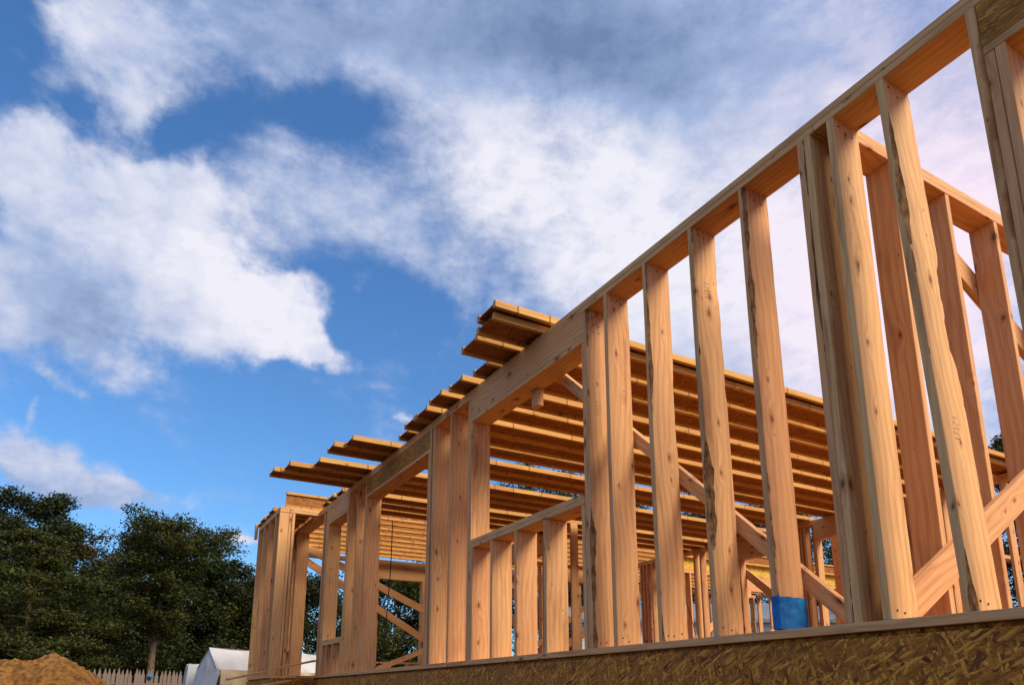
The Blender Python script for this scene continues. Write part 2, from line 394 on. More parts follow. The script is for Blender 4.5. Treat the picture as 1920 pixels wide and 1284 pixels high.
# wide opening with strand-board header
stud(W, 6.6135, 2.478, name='jack_stud')
board(W, 'header', X0+.001, X0+.04, 6.615, 8.648, 2.518, ZP-.001, LSL, 'Z', bev=0)
board(W, 'header', X0+.05, X1-.001, 6.615, 8.648, 2.518, ZP-.001, FIR, 'Y')
board(W, 'header_plate', X0, X1, 6.615, 8.648, 2.479, 2.5165, FIR, 'Y')
stud(W, 8.612, 2.478, name='jack_stud'); stud(W, 8.650); stud(W, 8.99); stud(W, 9.36)
stud(W, 9.402, 2.478, name='jack_stud')
board(W, 'header', X0+.002, X0+.06, 9.402, 10.385, 2.518, ZP-.001, FIR, 'Y')
board(W, 'header', X0+.07, X1, 9.402, 10.385, 2.518, ZP-.001, FIR, 'Y')
board(W, 'header_plate', X0, X1, 9.402, 10.385, 2.479, 2.5165, FIR, 'Y')
board(W, 'window_sill', X0, X1, 9.442, 10.345, .744, .781, FIR, 'Y')
board(W, 'window_sill', X0, X1, 9.442, 10.345, .706, .743, FIR, 'Y')
for y in (9.443, 9.82, 10.10, 10.305): stud(W, y, .705, name='cripple_stud')
stud(W, 10.347, 2.478, name='jack_stud'); stud(W, 10.388)
board(W, 'spacer', X0+.004, X1, 10.427, 10.439, Z1, ZP, OSB, 'Z', bev=0)
stud(W, 10.44); stud(W, 10.58)
for y in (12.24, 12.28, 12.32, 13.0, 13.75, 14.25): stud(W, y)
board(W, 'window_sill', X0, X1, 12.36, 13.0, .706, .743, FIR, 'Y')
board(W, 'header', X0, X1, 12.36, 12.998, 2.45, ZP-.001, FIR, 'Y')
# near opening at the right edge of the view
stud(W, 1.0925, 2.476, name='jack_stud'); stud(W, 1.052, 2.476, name='jack_stud')
board(W, 'header', X0+.001, X0+.04, -1.2, 1.128, 2.516, ZP-.001, LSL, 'Z', bev=0)
board(W, 'header', X0+.05, X1, -1.2, 1.128, 2.516, ZP-.001, FIR, 'Y')
board(W, 'header_plate', X0, X1, -1.2, 1.128, 2.477, 2.515, FIR, 'Y')
stud(W, -1.24); stud(W, -1.66); stud(W, -2.06)

# ------------------------------------------------------------------ cross wall meeting the front wall at the right
T = empty('wall_frame', (5., 1.90, Z0), 'near cross wall at the right, its studs narrow edge on, meeting the front wall at a right angle', 'wall frame', 'stud wall frames of the building')
board(T, 'bottom_plate', 2.993, 8.2, 1.832, 1.972, Z0, Z1)
board(T, 'top_plate', 2.993, 8.2, 1.832, 1.972, ZP, ZP+.0385)
board(T, 'top_plate', 2.993, 8.2, 1.833, 1.971, ZP+.0395, ZT+.003)
for x in (2.998, 3.312, 3.81, 4.30, 4.79, 5.28, 5.77, 6.26, 6.75, 7.24, 7.7, 8.15):
    board(T, 'stud', x, x+.038, 1.832, 1.972, Z1, ZP, None, 'Z', jit=.003)

def xwall(name, label, y, x0, x1, studs_, headers=(), d=.14, group='stud wall frames of the building', sills=(), dz=0.):
    ZP, ZT = 2.72+dz, 2.80+dz
    e = empty(name, ((x0+x1)/2, y+d/2, Z0), label, 'wall frame', group)
    board(e, 'bottom_plate', x0, x1, y, y+d, Z0, Z1)
    board(e, 'top_plate', x0, x1, y, y+d, ZP, ZP+.0385); board(e, 'top_plate', x0, x1, y+.001, y+d-.001, ZP+.0395, ZT-.003)
    for x in studs_:
        if any(a-.001 < x < b_-.04 for a, b_, *_ in headers): continue
        board(e, 'stud', x, x+.038, y, y+d, Z1, ZP, None, 'Z', jit=.003)
    for a, b_, h in headers:
        board(e, 'header', a, b_, y+.002, y+d-.002, h, ZP-.001)
        for x in (a, b_-.038): board(e, 'jack_stud', x, x+.038, y, y+d, Z1, h-.001, None, 'Z')
    for a, b_, h in sills:
        board(e, 'window_sill', a+.04, b_-.04, y, y+d, h-.038, h)
        k = a+.3
        while k < b_-.1: board(e, 'cripple_stud', k, k+.038, y, y+d, Z1, h-.039, None, 'Z'); k += .41
    return e
def ywall(name, label, x, y0, y1, studs_, headers=(), d=.14, sills=()):
    e = empty(name, (x+d/2, (y0+y1)/2, Z0), label, 'wall frame', 'stud wall frames of the building')
    board(e, 'bottom_plate', x, x+d, y0, y1, Z0, Z1)
    board(e, 'top_plate', x, x+d, y0, y1, ZP, ZP+.0385); board(e, 'top_plate', x+.001, x+d-.001, y0, y1, ZP+.0395, ZT-.003)
    for y in studs_:
        if any(a-.001 < y < b_-.04 for a, b_, *_ in headers): continue
        board(e, 'stud', x, x+d, y, y+.038, Z1, ZP, None, 'Z', jit=.003)
    for a, b_, h in headers:
        board(e, 'header', x+.002, x+d-.002, a, b_, h, ZP-.001)
        for y in (a, b_-.038): board(e, 'jack_stud', x, x+d, y, y+.038, Z1, h-.001, None, 'Z')
    for a, b_, h in sills:
        board(e, 'window_sill', x, x+d, a+.04, b_-.04, h-.038, h)
        k = a+.3
        while k < b_-.1: board(e, 'cripple_stud', x, x+d, k, k+.038, Z1, h-.039, None, 'Z'); k += .41
    return e
ywall('wall_frame', 'long inner stud wall carrying the right ends of the flat joists', 9.90, 3.0, 14.25,
      [3.0, 3.4, 3.8, 4.2, 4.62, 5.0, 5.4, 5.8, 6.2, 6.6, 7.08, 7.35, 7.39, 7.65, 7.72, 7.80, 8.25, 8.38, 8.50, 9.10, 9.14, 9.75, 10.03, 10.2, 11.0, 11.45, 11.6, 11.72, 11.8, 12.2, 12.9, 13.3, 13.7, 14.2],
      headers=((5.9, 7.49, 2.47), (8.30, 9.1, 2.40), (12.2, 13.5, 2.42)))
xwall('wall_frame', 'farthest cross wall of the building with wide header openings and the trees right behind it', 14.26, 3.0, 16.1,
      [3.0, 3.42, 3.9, 4.3, 4.9, 4.94, 5.97, 6.4, 6.8, 7.2, 7.6, 8.0, 8.4, 9.0, 9.04, 9.5, 9.9, 10.3, 10.7, 11.6, 12, 12.4, 12.8, 13.2, 13.9, 14.3, 14.8, 15.3, 15.7, 16.0],
      headers=((4.94, 5.98, 2.40), (7.6, 9.0, 2.42), (10.74, 12.1, 2.42)), sills=((4.94, 5.98, .70),))
yw = xwall('wall_frame', 'inner cross wall with a golden strand board rim standing on its top plate', 10.98, 10.06, 16.08,
      [10.06, 10.5, 10.9, 11.3, 11.75, 12.1, 12.14, 13.3, 13.34, 13.8, 14.2, 14.7, 15.2, 15.7, 16.0], headers=((12.14, 13.3, 2.24),), dz=-.225)
board(yw, 'rim_board', 10.06, 16.08, 10.985, 11.003, ZT-.222, ZT+.02, GOLD, 'Z', bev=0)
ywall('wall_frame', 'outermost far right stud wall seen through the gaps of the inner walls', 16.1, -.5, 14.2,
      [(-.5+i*.42) for i in range(36)], headers=((4., 5.6, 2.42), (8., 9.4, 2.42)), sills=((4, 5.6, 1.2), (8, 9.4, 1.2)))
ywall('wall_frame', 'short inner partition between the front wall and the long inner wall, near the far end', 6.6, 9.6, 14.2,
      [9.6, 10.0, 10.4, 11.9, 12.3, 12.7, 13.1, 13.9, 14.16], headers=((10.45, 11.9, 2.44),))

xwall('wall_frame', 'middle cross wall deep inside beyond the long inner wall, behind the blue footed stud', 7.5, 10.06, 16.08,
      [10.06+i*.46 for i in range(13)], headers=((12.3, 13.6, 2.42),))
xwall('wall_frame', 'short cross partition touching the far side of the inner partition, seen through the window cripples', 12.9, 6.76, 9.88,
      [6.76, 7.2, 7.65, 8.1, 8.55, 9.4, 9.84], headers=((8.59, 9.4, 2.44),), sills=((8.59, 9.4, .8),))
# ------------------------------------------------------------------ bay at the far left end
B = empty('bay_frame', (2.27, 11.6, Z0), 'narrow projecting bay at the far left end of the building with close set studs', 'bay frame')
bx0, bx1 = 2.20, 2.34
board(B, 'bottom_plate', bx0-.006, bx1, 10.88, 12.5, Z0, Z1)
board(B, 'top_plate', bx0, bx1, 10.88, 12.5, ZP, ZP+.0385); board(B, 'top_plate', bx0+.001, bx1, 10.881, 12.5, ZP+.0395, ZT)
board(B, 'top_plate', bx1+.003, X0-.003, 10.88, 11.02, ZP, ZP+.0385); board(B, 'top_plate', bx1+.003, X0-.003, 10.881, 11.02, ZP+.0395, ZT)
board(B, 'bottom_plate', bx1+.003, X0-.015, 10.88, 11.02, Z0, Z1)
for y in (10.885, 11.16, 11.62, 12.03, 12.455): stud(B, y, x0=bx0, x1=bx1)
board(B, 'stud', bx1+.002, bx1+.04, 10.885, 11.02, Z1, ZP, None, 'Z'); board(B, 'stud', bx1+.05, bx1+.088, 10.885, 11.02, Z1, ZP, None, 'Z')
board(B, 'top_plate', bx1+.003, X0-.003, 12.36, 12.5, ZP, ZP+.0385)
for x in (2.4, 2.74): board(B, 'stud', x, x+.038, 12.36, 12.5, Z1, ZP, None, 'Z')

# ------------------------------------------------------------------ I-joists lying flat on the plates
def joist(loc, L, D, w, label, group, upright=False, tf=.038):
    """label'd thing with two flanges and a web; flat = flanges stand apart in Y, upright = in Z"""
    e = empty('i_joist', loc, label, 'joist', group)
    x0 = loc[0]; x1 = x0+L; y0 = loc[1]; z0 = loc[2]
    if upright:
        board(e, 'flange', x0, x1, y0, y0+w, z0, z0+tf, SPR, 'X', jit=0)
        board(e, 'flange', x0, x1, y0, y0+w, z0+D-tf, z0+D, SPR, 'X', jit=0)
        # web mesh is built in local YZ so that the strand texture lies in its face
        me = boxmesh('web', .0095, L-.002, D-2*tf, WEB, 0); o = bpy.data.objects.new('web', me)
        o.rotation_euler = (0, 0, -math.pi/2); o.location = (L/2, w/2, D/2); link(o, e)
    else:
        board(e, 'flange', x0, x1, y0, y0+tf, z0, z0+w, SPR, 'X', jit=0)
        board(e, 'flange', x0, x1, y0+D-tf, y0+D, z0, z0+w, SPR, 'X', jit=0)
        me = boxmesh('web', .0095, L-.002, D-2*tf, WEB, 0); o = bpy.data.objects.new('web', me)
        o.rotation_euler = Matrix(((0, 1, 0), (0, 0, 1), (1, 0, 0))).to_euler()
        o.location = (L/2, D/2, w/2); link(o, e)
    return e
ORD = ['nearest', 'second', 'third', 'fourth', 'fifth', 'sixth', 'seventh', 'eighth', 'ninth', 'tenth', 'eleventh', 'twelfth', 'thirteenth', 'fourteenth', 'fifteenth', 'sixteenth', 'seventeenth', 'eighteenth']
flat = [(2.36, 4.40, 10.08, 'lower of the nearest stacked pair, tucked under its twin'),
        (2.33, 4.33, 10.10, 'upper of the nearest stacked pair, topmost of all'),
        (2.40, 4.76, 10.05, 'long overhang right below the stacked pair'),
        (2.68, 5.10, 10.12, 'third step from the near end, its stub half hidden'),
        (2.63, 5.51, 10.04, 'fourth step from the near end, above the window header'),
        (2.60, 5.90, 10.10, 'fifth step from the near end, at the far window jamb'),
        (2.63, 6.32, 10.06, 'sixth step from the near end, short stub'),
        (2.63, 6.64, 10.10, 'seventh step, close to the strand board header'),
        (2.70, 6.99, 10.02, 'eighth step, last of the short stubs'),
        (2.25, 7.52, 10.0, 'nearer of the middle overhanging pair'),
        (2.13, 7.83, 10.05, 'farther of the middle overhanging pair'),
        (2.14, 8.47, 10.1, 'nearest of the three longest overhangs'),
        (1.85, 8.80, 9.98, 'middle of the three longest overhangs'),
        (1.735, 9.13, 10.0, 'farthest of the three longest overhangs, reaching most to the left'),
        (2.77, 9.62, 10.06, 'first short stub past the three longest overhangs'),
        (2.74, 9.97, 10.06, 'second short stub past the three longest overhangs'),
        (2.76, 10.33, 10.06, 'last one before the joists on edge')]
for i, (xa, y, xb, lab) in enumerate(flat):
    joist((xa, y, ZT+.001+(.0595 if i == 1 else 0)), xb-xa, .302, .058, 'flat i joist, '+lab, 'flat i joists across the wall tops')
ups = [10.89, 11.24, 11.62, 12.02, 12.42, 12.82, 13.2, 13.6, 14.0]
for i, y in enumerate(ups):
    xa = 2.28 if i == 0 else 2.84
    joist((xa, y, ZT+.001), 16.0-xa, .241, .058, 'i joist standing on edge at the far end, %s from the viewer' % ORD[i], 'upright i joists at the far end', upright=True)

for i, y in enumerate((11.22, 11.55, 11.88, 12.2)):
    joist((2.16+.02*(i % 2), y, ZT+.001), .62, .302, .058, 'short flat i joist piece on the bay plate, %s from the viewer' % ORD[i], 'short joist pieces on the bay')
tag(board(None, 'wood_block', 2.15, 2.19, 12.51, 12.60, 2.60, 2.86), 'small upright block at the outer far corner of the bay', 'wood block')

# ------------------------------------------------------------------ braces and loose pieces
BR = 'diagonal braces of the stud walls'
beam('diagonal_brace', (3.036, 4.72, 2.72), (3.036, 2.02, .26), (1, 0, 0), .078, .045, 'long pale diagonal brace behind the front studs, falling from the window header to the right', 'brace', group=BR, cut=True)
beam('diagonal_brace', (2.994, 1.811, .395), (5.4, 1.811, 1.83), (0, 1, 0), .142, .036, 'wide reddish diagonal brace rising to the right across the near cross wall', 'brace', group=BR, cut=True)
beam('diagonal_brace', (3.78, 1.995, 2.66), (6.7, 1.995, 1.10), (0, 1, 0), .142, .038, 'diagonal brace high on the back of the near cross wall, falling to the right', 'brace', group=BR)
def br(p, q, lab, w=.14, up=(0, 1, 0)): beam('diagonal_brace', p, q, up, w, .038, lab, 'brace', group=BR, cut=True)
br((3.35, 14.2, 2.66), (6.3, 14.2, 1.0), 'far brace falling to the right across the first opening of the farthest wall')
br((3.3, 13.6, 2.75), (6.55, 13.6, 1.35), 'higher far brace falling to the right, seen above the far wall opening')
br((4.95, 11.2, 2.66), (6.5, 11.2, 1.75), 'brace running down from the upright joists toward the short partition')
br((10.2, 10.94, .9), (12.2, 10.94, 2.2), 'brace rising to the right on the inner cross wall')
br((12.6, 10.9, 1.2), (13.9, 10.9, 2.6), 'steep short brace at the golden rim wall, right of the header')
br((6.56, 10.2, .35), (6.56, 12.6, 2.3), 'brace on the short inner partition rising away from the viewer', up=(1, 0, 0))
br((6.9, 12.0, .35), (9.0, 12.0, 1.5), 'low brace rising to the right behind the window cripples')
br((9.86, 4.2, 2.6), (9.86, 3.2, 1.9), 'short brace at the near end of the long inner wall', up=(1, 0, 0))
br((10.1, 7.46, .35), (13.2, 7.46, 2.2), 'long brace rising to the right on the middle cross wall deep inside')
br((10.06, 9.6, 2.6), (10.06, 7.9, 1.2), 'brace on the far face of the long inner wall, falling toward the viewer', up=(1, 0, 0))
br((7.0, 12.86, .4), (9.2, 12.86, 1.9), 'thin brace rising across the short cross partition', w=.09)
br((4.0, 12.6, .32), (6.5, 12.6, 1.3), 'low brace rising to the right just before the short partition', w=.09)
tag(board(None, 'hanging_block', 2.93, 2.985, 4.70, 4.80, 2.33, 2.478), 'short timber block hanging under the window header', 'wood block')
LP = 'loose planks on the platform edge'
def at(x, y, Y):
    r = ray(x, y); return tuple(r*(Y/r.y))
beam('plank', at(515, 1253, 10.4), at(590, 1238, 10.62), (0, 0, 1), .09, .024, 'thin loose plank rising to the right at the foot of the bay studs', 'plank', group=LP)
beam('plank', at(426, 1273, 10.5), at(500, 1258, 10.75), (0, 0, 1), .09, .024, 'loose plank sticking out left past the far corner of the bay', 'plank', group=LP)
beam('plank', at(484, 1286, 10.2), at(540, 1276, 10.4), (0, 0, 1), .09, .024, 'lowest loose plank, against the strand board edge under the bay', 'plank', group=LP)

# black cable hanging inside the building, and a thin one deeper in
def cable(name, pts, r, label, mat):
    cu = bpy.data.curves.new(name, 'CURVE'); cu.dimensions = '3D'; cu.bevel_depth = r; cu.bevel_resolution = 1
    s = cu.splines.new('NURBS'); s.points.add(len(pts)-1); s.use_endpoint_u = True; s.order_u = 4
    for p, q in zip(s.points, pts): p.co = (*q, 1)
    o = bpy.data.objects.new(name, cu); C.objects.link(o)
    dg = bpy.context.evaluated_depsgraph_get(); me = bpy.data.meshes.new_from_object(o.evaluated_get(dg))
    bpy.data.objects.remove(o); me.materials.clear(); me.materials.append(mat)
    o = bpy.data.objects.new(name, me); C.objects.link(o); tag(o, label, 'cable', 'black cables hanging in the frame')
blk = newmat('black_rubber'); blk[2].inputs['Base Color'].default_value = (.015, .013, .012, 1)
cable('cable', [at(736, 975, 9.8), at(734, 1050, 9.8), at(729, 1110, 9.8), at(724, 1160, 9.8), at(721, 1215, 9.8), at(714, 1243, 9.8), at(697, 1256, 9.6)], .007, 'black cable hanging down inside the strand board header opening', blk[0])
cable('cable', [at(1285, 1122, 9.5), at(1294, 1150, 9.5), at(1306, 1190, 9.5), at(1310, 1215, 9.5)], .006, 'thin dark cable hanging slantwise deep inside, right of the window', blk[0])

# ------------------------------------------------------------------ picket fence
def grey_wood():
    m, nt, b = newmat('weathered_picket'); n = N(nt); tc = n('ShaderNodeTexCoord'); oi = n('ShaderNodeObjectInfo')
    a = n('ShaderNodeTexNoise', {'Vector': n('ShaderNodeVectorMath', {0: tc.outputs['Object'], 1: (60, 60, 3)}, operation='MULTIPLY').outputs[0], 'Scale': 1., 'Detail': 5.}).outputs[0]
    c = n.mix(a, (.10, .08, .07), (.24, .195, .17)); c = n.mix(n.math('MULTIPLY', oi.outputs['Random'], .5), c, (.20, .15, .12))
    nt.links.new(c, b.inputs['Base Color']); b.inputs['Roughness'].default_value = .9; return m
GW = grey_wood()
def fence():
    r0, r1 = ray(-90, 1240), ray(420, 1258)
    a = Vector((r0.x, r0.y, 0)).normalized()*21.5; b_ = Vector((r1.x, r1.y, 0)).normalized()*23.5
    L = (b_-a).length; d = (b_-a)/L; ang = math.atan2(d.y, d.x)
    f = empty('picket_fence', (a.x, a.y, GZ), 'weathered grey picket fence with pointed tops along the foot of the trees', 'fence', rz=ang)
    w = .098; n = int(L/.112); n = min(n, 98)
    pitch = L/n
    vs = []; t = .016
    out = [(-w/2, 0), (w/2, 0), (w/2, 1.69), (w*.28, 1.74), (w*.22, 1.79), (0, 1.86), (-w*.22, 1.79), (-w*.28, 1.74), (-w/2, 1.69)]
    k = len(out)
    V = [(x, -t/2, z) for x, z in out]+[(x, t/2, z) for x, z in out]
    Fc = [tuple(range(k)), tuple(range(2*k-1, k-1, -1))]+[(i, i+k, (i+1) % k+k, (i+1) % k) for i in range(k)]
    base = mesh_obj('picket', V, Fc, GW, f)
    rr = random.Random(4)
    for i in range(n):
        o = base if i == 0 else base.copy()
        if i: C.objects.link(o); o.parent = f
        o.location = (i*pitch+rr.uniform(-.006, .006), rr.uniform(-.004, .004), -.06+rr.uniform(-.03, .03)+.09*(1-i/n)+.02*math.sin(i*.2))
        o.rotation_euler = (rr.uniform(-.02, .02), rr.uniform(-.018, .018), 0)
    for z in (.4, 1.45):
        me = boxmesh('rail', .04, .09, L, GW); o = bpy.data.objects.new('rail', me); o.rotation_euler = (0, math.pi/2, 0); o.location = (L/2, .035, z); link(o, f)
    # small blue object hanging on a picket
    ca = ray(281, 1268); p = Vector((ca.x, ca.y, ca.z))*(22.6/math.hypot(ca.x, ca.y))
    bm = bmesh.new(); bmesh.ops.create_icosphere(bm, subdivisions=2, radius=.062)
    for v in bm.verts: v.co.z *= .9; v.co.x *= 1.1; v.co *= 1+.1*math.sin(v.co.x*40)
    me = bpy.data.meshes.new('blue_bucket'); bm.to_mesh(me); bm.free(); me.materials.append(blue[0])
    o = bpy.data.objects.new('fence_cap', me); o.location = p; C.objects.link(o); tag(o, 'small round blue object hanging on the picket fence beside the slender trunk', 'float')
fence()

# ------------------------------------------------------------------ white tarp shelter
def tarp():
    m, nt, b = newmat('white_tarp'); n = N(nt); tc = n('ShaderNodeTexCoord')
    a = n('ShaderNodeTexNoise', {'Vector': tc.outputs['Object'], 'Scale': 1.4, 'Detail': 5.}).outputs[0]
    nt.links.new(n.mix(n.ss(a, .4, .7), (.50, .51, .55), (.38, .38, .39)), b.inputs['Base Color']); b.inputs['Roughness'].default_value = .5
    m2, nt2, b2 = newmat('yellowed_tarp'); n2 = N(nt2); tc2 = n2('ShaderNodeTexCoord')
    a2 = n2('ShaderNodeTexNoise', {'Vector': tc2.outputs['Object'], 'Scale': 2.4, 'Detail': 5.}).outputs[0]
    nt2.links.new(n2.mix(n2.ss(a2, .4, .65), (.42, .33, .19), (.56, .46, .30)), b2.inputs['Base Color']); b2.inputs['Roughness'].default_value = .45
    from mathutils import noise
    # frame of reference: gable end faces the viewer's left, ridge runs to the right
    ra = ray(396, 1213); A = Vector((ra.x, ra.y, 0)).normalized()*17.; zr = 17*ra.z/math.hypot(ra.x, ra.y)
    rb = ray(640, 1234); Bp = Vector((rb.x, rb.y, 0)).normalized()*19.5
    d = (Bp-A); L = d.length; d /= L; nrm = Vector((d.y, -d.x, 0))       # towards the camera
    e = empty('tarp_shelter', (A.x, A.y, GZ), 'white tarpaulin shelter with a yellowed side behind the far left corner of the building', 'shelter')
    H = zr-GZ
    def sheet(name, f, nu, nv, mat, amp=.02):
        vs, fs = [], []
        for i in range(nu+1):
            for j in range(nv+1):
                p = f(i/nu, j/nv)
                p = p+Vector((0, 0, 1))*amp*noise.noise(p*1.9)+nrm*amp*1.6*noise.noise(p*2.7+Vector((4, 1, 2)))
                vs.append(tuple(p))
        for i in range(nu):
            for j in range(nv): q = i*(nv+1)+j; fs.append((q, q+nv+1, q+nv+2, q+1))
        return mesh_obj(name, vs, fs, mat, e, smooth=True)
    sheet('roof_sheet', lambda u, v: d*(L*u-.05)+nrm*(.33*v)+Vector((0, 0, H-.47*v-.05*math.sin(u*3.1*3)*(1-v)*.5)), 60, 10, m)
    sheet('roof_sheet', lambda u, v: d*(L*u-.05)-nrm*(.35*v)+Vector((0, 0, H-.45*v)), 60, 10, m)
    sheet('side_sheet', lambda u, v: d*(L*u)+nrm*(.35+.08*v)+Vector((0, 0, (H-.47)*(1-v)))+nrm*.05*math.sin(u*55)*v, 120, 24, m2, .05)
    sheet('gable_sheet', lambda u, v: nrm*(-.35+.70*u)-d*(.02+.34*v)+Vector((0, 0, (H-.47*abs(2*u-1))*(1-v))), 26, 26, m, .07)
    for u in (.02, .35, .7, .98):
        p = A+d*(L*u)+nrm*.24
        board(e, 'pole', p.x-.03, p.x+.03, p.y-.03, p.y+.03, GZ, GZ+H-.47)
    # a smaller greyer lean-to sheet left of it
    m3, nt3, b3 = newmat('grey_sheet'); b3.inputs['Base Color'].default_value = (.42, .44, .48, 1)
    rc = ray(378, 1247); Cc = Vector((rc.x, rc.y, 0)).normalized()*18.; zc = 18*rc.z/math.hypot(rc.x, rc.y)
    e2 = empty('plywood_stack', (Cc.x, Cc.y, GZ), 'low grey covered stack just left of the white tarpaulin shelter', 'covered stack')
    board(e2, 'pallet', Cc.x-.28, Cc.x+.32, Cc.y-.3, Cc.y+.3, GZ, GZ+.3, GW)
    vs, fs = [], []; K2 = 14
    for i in range(K2+1):
        for j in range(K2+1):
            u, v = i/K2*2-1, j/K2*2-1; s = max(abs(u), abs(v))
            z = (zc-GZ)*(1 if s < .72 else max(0.15, 1-(s-.72)/.28*.85))+.03*math.sin(u*9+v*7)
            vs.append((u*.42, v*.42, z))
    for i in range(K2):
        for j in range(K2): q = i*(K2+1)+j; fs.append((q, q+K2+1, q+K2+2, q+1))
    mesh_obj('cover_sheet', vs, fs, m3, e2)
tarp()

# ------------------------------------------------------------------ neighbour's house seen through the frame
def house():
    sid, nt, b = newmat('white_siding'); n = N(nt); tc = n('ShaderNodeTexCoord')
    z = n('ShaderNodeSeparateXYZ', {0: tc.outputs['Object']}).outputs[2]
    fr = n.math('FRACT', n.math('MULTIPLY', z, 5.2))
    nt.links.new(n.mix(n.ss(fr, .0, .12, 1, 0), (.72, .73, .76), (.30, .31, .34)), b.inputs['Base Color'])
    rf = noisemat('grey_shingle', (.13, .15, .19), (.22, .25, .30), 12., .4)
    gl, ntg, bg = newmat('window_glass'); bg.inputs['Base Color'].default_value = (.03, .04, .05, 1); bg.inputs['Roughness'].default_value = .08
    wh, _, bw = newmat('white_trim'); bw.inputs['Base Color'].default_value = (.75, .76, .78, 1)
    r = ray(1290, 1180); c = Vector((r.x, r.y, 0)).normalized()*34
    ang = math.atan2(c.y, c.x)-math.pi/2
    e = empty('neighbour_house', (c.x, c.y, GZ), 'neighbouring house with white lap siding and grey shingle roof behind the frame', 'house', rz=ang+.25)
    w, dp, h, rh = 5.4, 4., 4.05, 1.05
    V = [(-w, -dp, 0), (w, -dp, 0), (w, dp, 0), (-w, dp, 0), (-w, -dp, h), (w, -dp, h), (w, dp, h), (-w, dp, h), (-w, 0, h+rh), (w, 0, h+rh)]
    mesh_obj('wall', V, [(0, 1, 5, 4), (1, 2, 6, 9, 5), (2, 3, 7, 6), (3, 0, 4, 8, 7)], sid, e)
    o = .35; t = .14; k = rh/dp
    V = []
    for zz in (0, t):
        V += [(-w-o, -dp-o, h-k*o+zz+.02), (w+o, -dp-o, h-k*o+zz+.02), (w+o, 0, h+rh+zz+.02), (-w-o, 0, h+rh+zz+.02), (w+o, dp+o, h-k*o+zz+.02), (-w-o, dp+o, h-k*o+zz+.02)]
    mesh_obj('roof', V, [(6, 7, 8, 9), (9, 8, 10, 11), (0, 3, 2, 1), (3, 5, 4, 2), (0, 1, 7, 6), (1, 2, 8, 7), (2, 4, 10, 8), (4, 5, 11, 10), (5, 3, 9, 11), (3, 0, 6, 9)], rf, e)
    for x in (-3.4, 0, 3.1):
        fr_ = mesh_obj('window', *boxv(x-.55, x+.55, -dp-.05, -dp+.02, 1.3, 2.9), wh, e)
        mesh_obj('pane', *boxv(x-.45, x+.45, -dp-.06, -dp-.045, 1.4, 2.8), gl, fr_)
def boxv(x0, x1, y0, y1, z0, z1):
    V = [(x, y, z) for x in (x0, x1) for y in (y0, y1) for z in (z0, z1)]
    return V, [(0, 1, 3, 2), (4, 6, 7, 5), (0, 4, 5, 1), (2, 3, 7, 6), (0, 2, 6, 4), (1, 5, 7, 3)]
house()

# ------------------------------------------------------------------ trees
def leaf_mat(name, c1, c2, c3):
    m, nt, b = newmat(name); n = N(nt); g = n('ShaderNodeNewGeometry')
    r = g.outputs['Random Per Island']
    c = n.mix(r, c1, c2); c = n.mix(n.math('GREATER_THAN', n.math('FRACT', n.math('MULTIPLY', r, 13.7)), .86), c, c3)
    nt.links.new(c, b.inputs['Base Color']); b.inputs['Roughness'].default_value = .6
    tr = n('ShaderNodeBsdfTranslucent', {'Color': c}); mx = n('ShaderNodeMixShader', {0: .22, 1: b.outputs[0], 2: tr.outputs[0]})
    nt.links.new(mx.outputs[0], nt.nodes['Material Output'].inputs[0]); return m
LEAF = {'dark': leaf_mat('dark_leaves', (.012, .021, .004), (.032, .044, .007), (.05, .052, .009)),
        'mid': leaf_mat('green_leaves', (.022, .034, .005), (.055, .066, .009), (.075, .072, .011)),
        'rust': leaf_mat('turning_leaves', (.03, .036, .008), (.065, .052, .012), (.12, .058, .016))}
TRK = noisemat('tree_bark', (.07, .048, .03), (.17, .12, .075), 9., .8)
def tube_pts(bufV, bufF, pts, rad, k=6):
    n0 = len(bufV)
    for i, (p, r) in enumerate(zip(pts, rad)):
        t = (pts[min(i+1, len(pts)-1)]-pts[max(i-1, 0)]).normalized()
        a = t.orthogonal().normalized(); b_ = t.cross(a)
        for j in range(k):
            th = 2*math.pi*j/k; bufV.append(tuple(p+(a*math.cos(th)+b_*math.sin(th))*r))
    for i in range(len(pts)-1):
        for j in range(k):
            a0 = n0+i*k+j; a1 = n0+i*k+(j+1) % k; bufF.append((a0, a1, a1+k, a0+k))
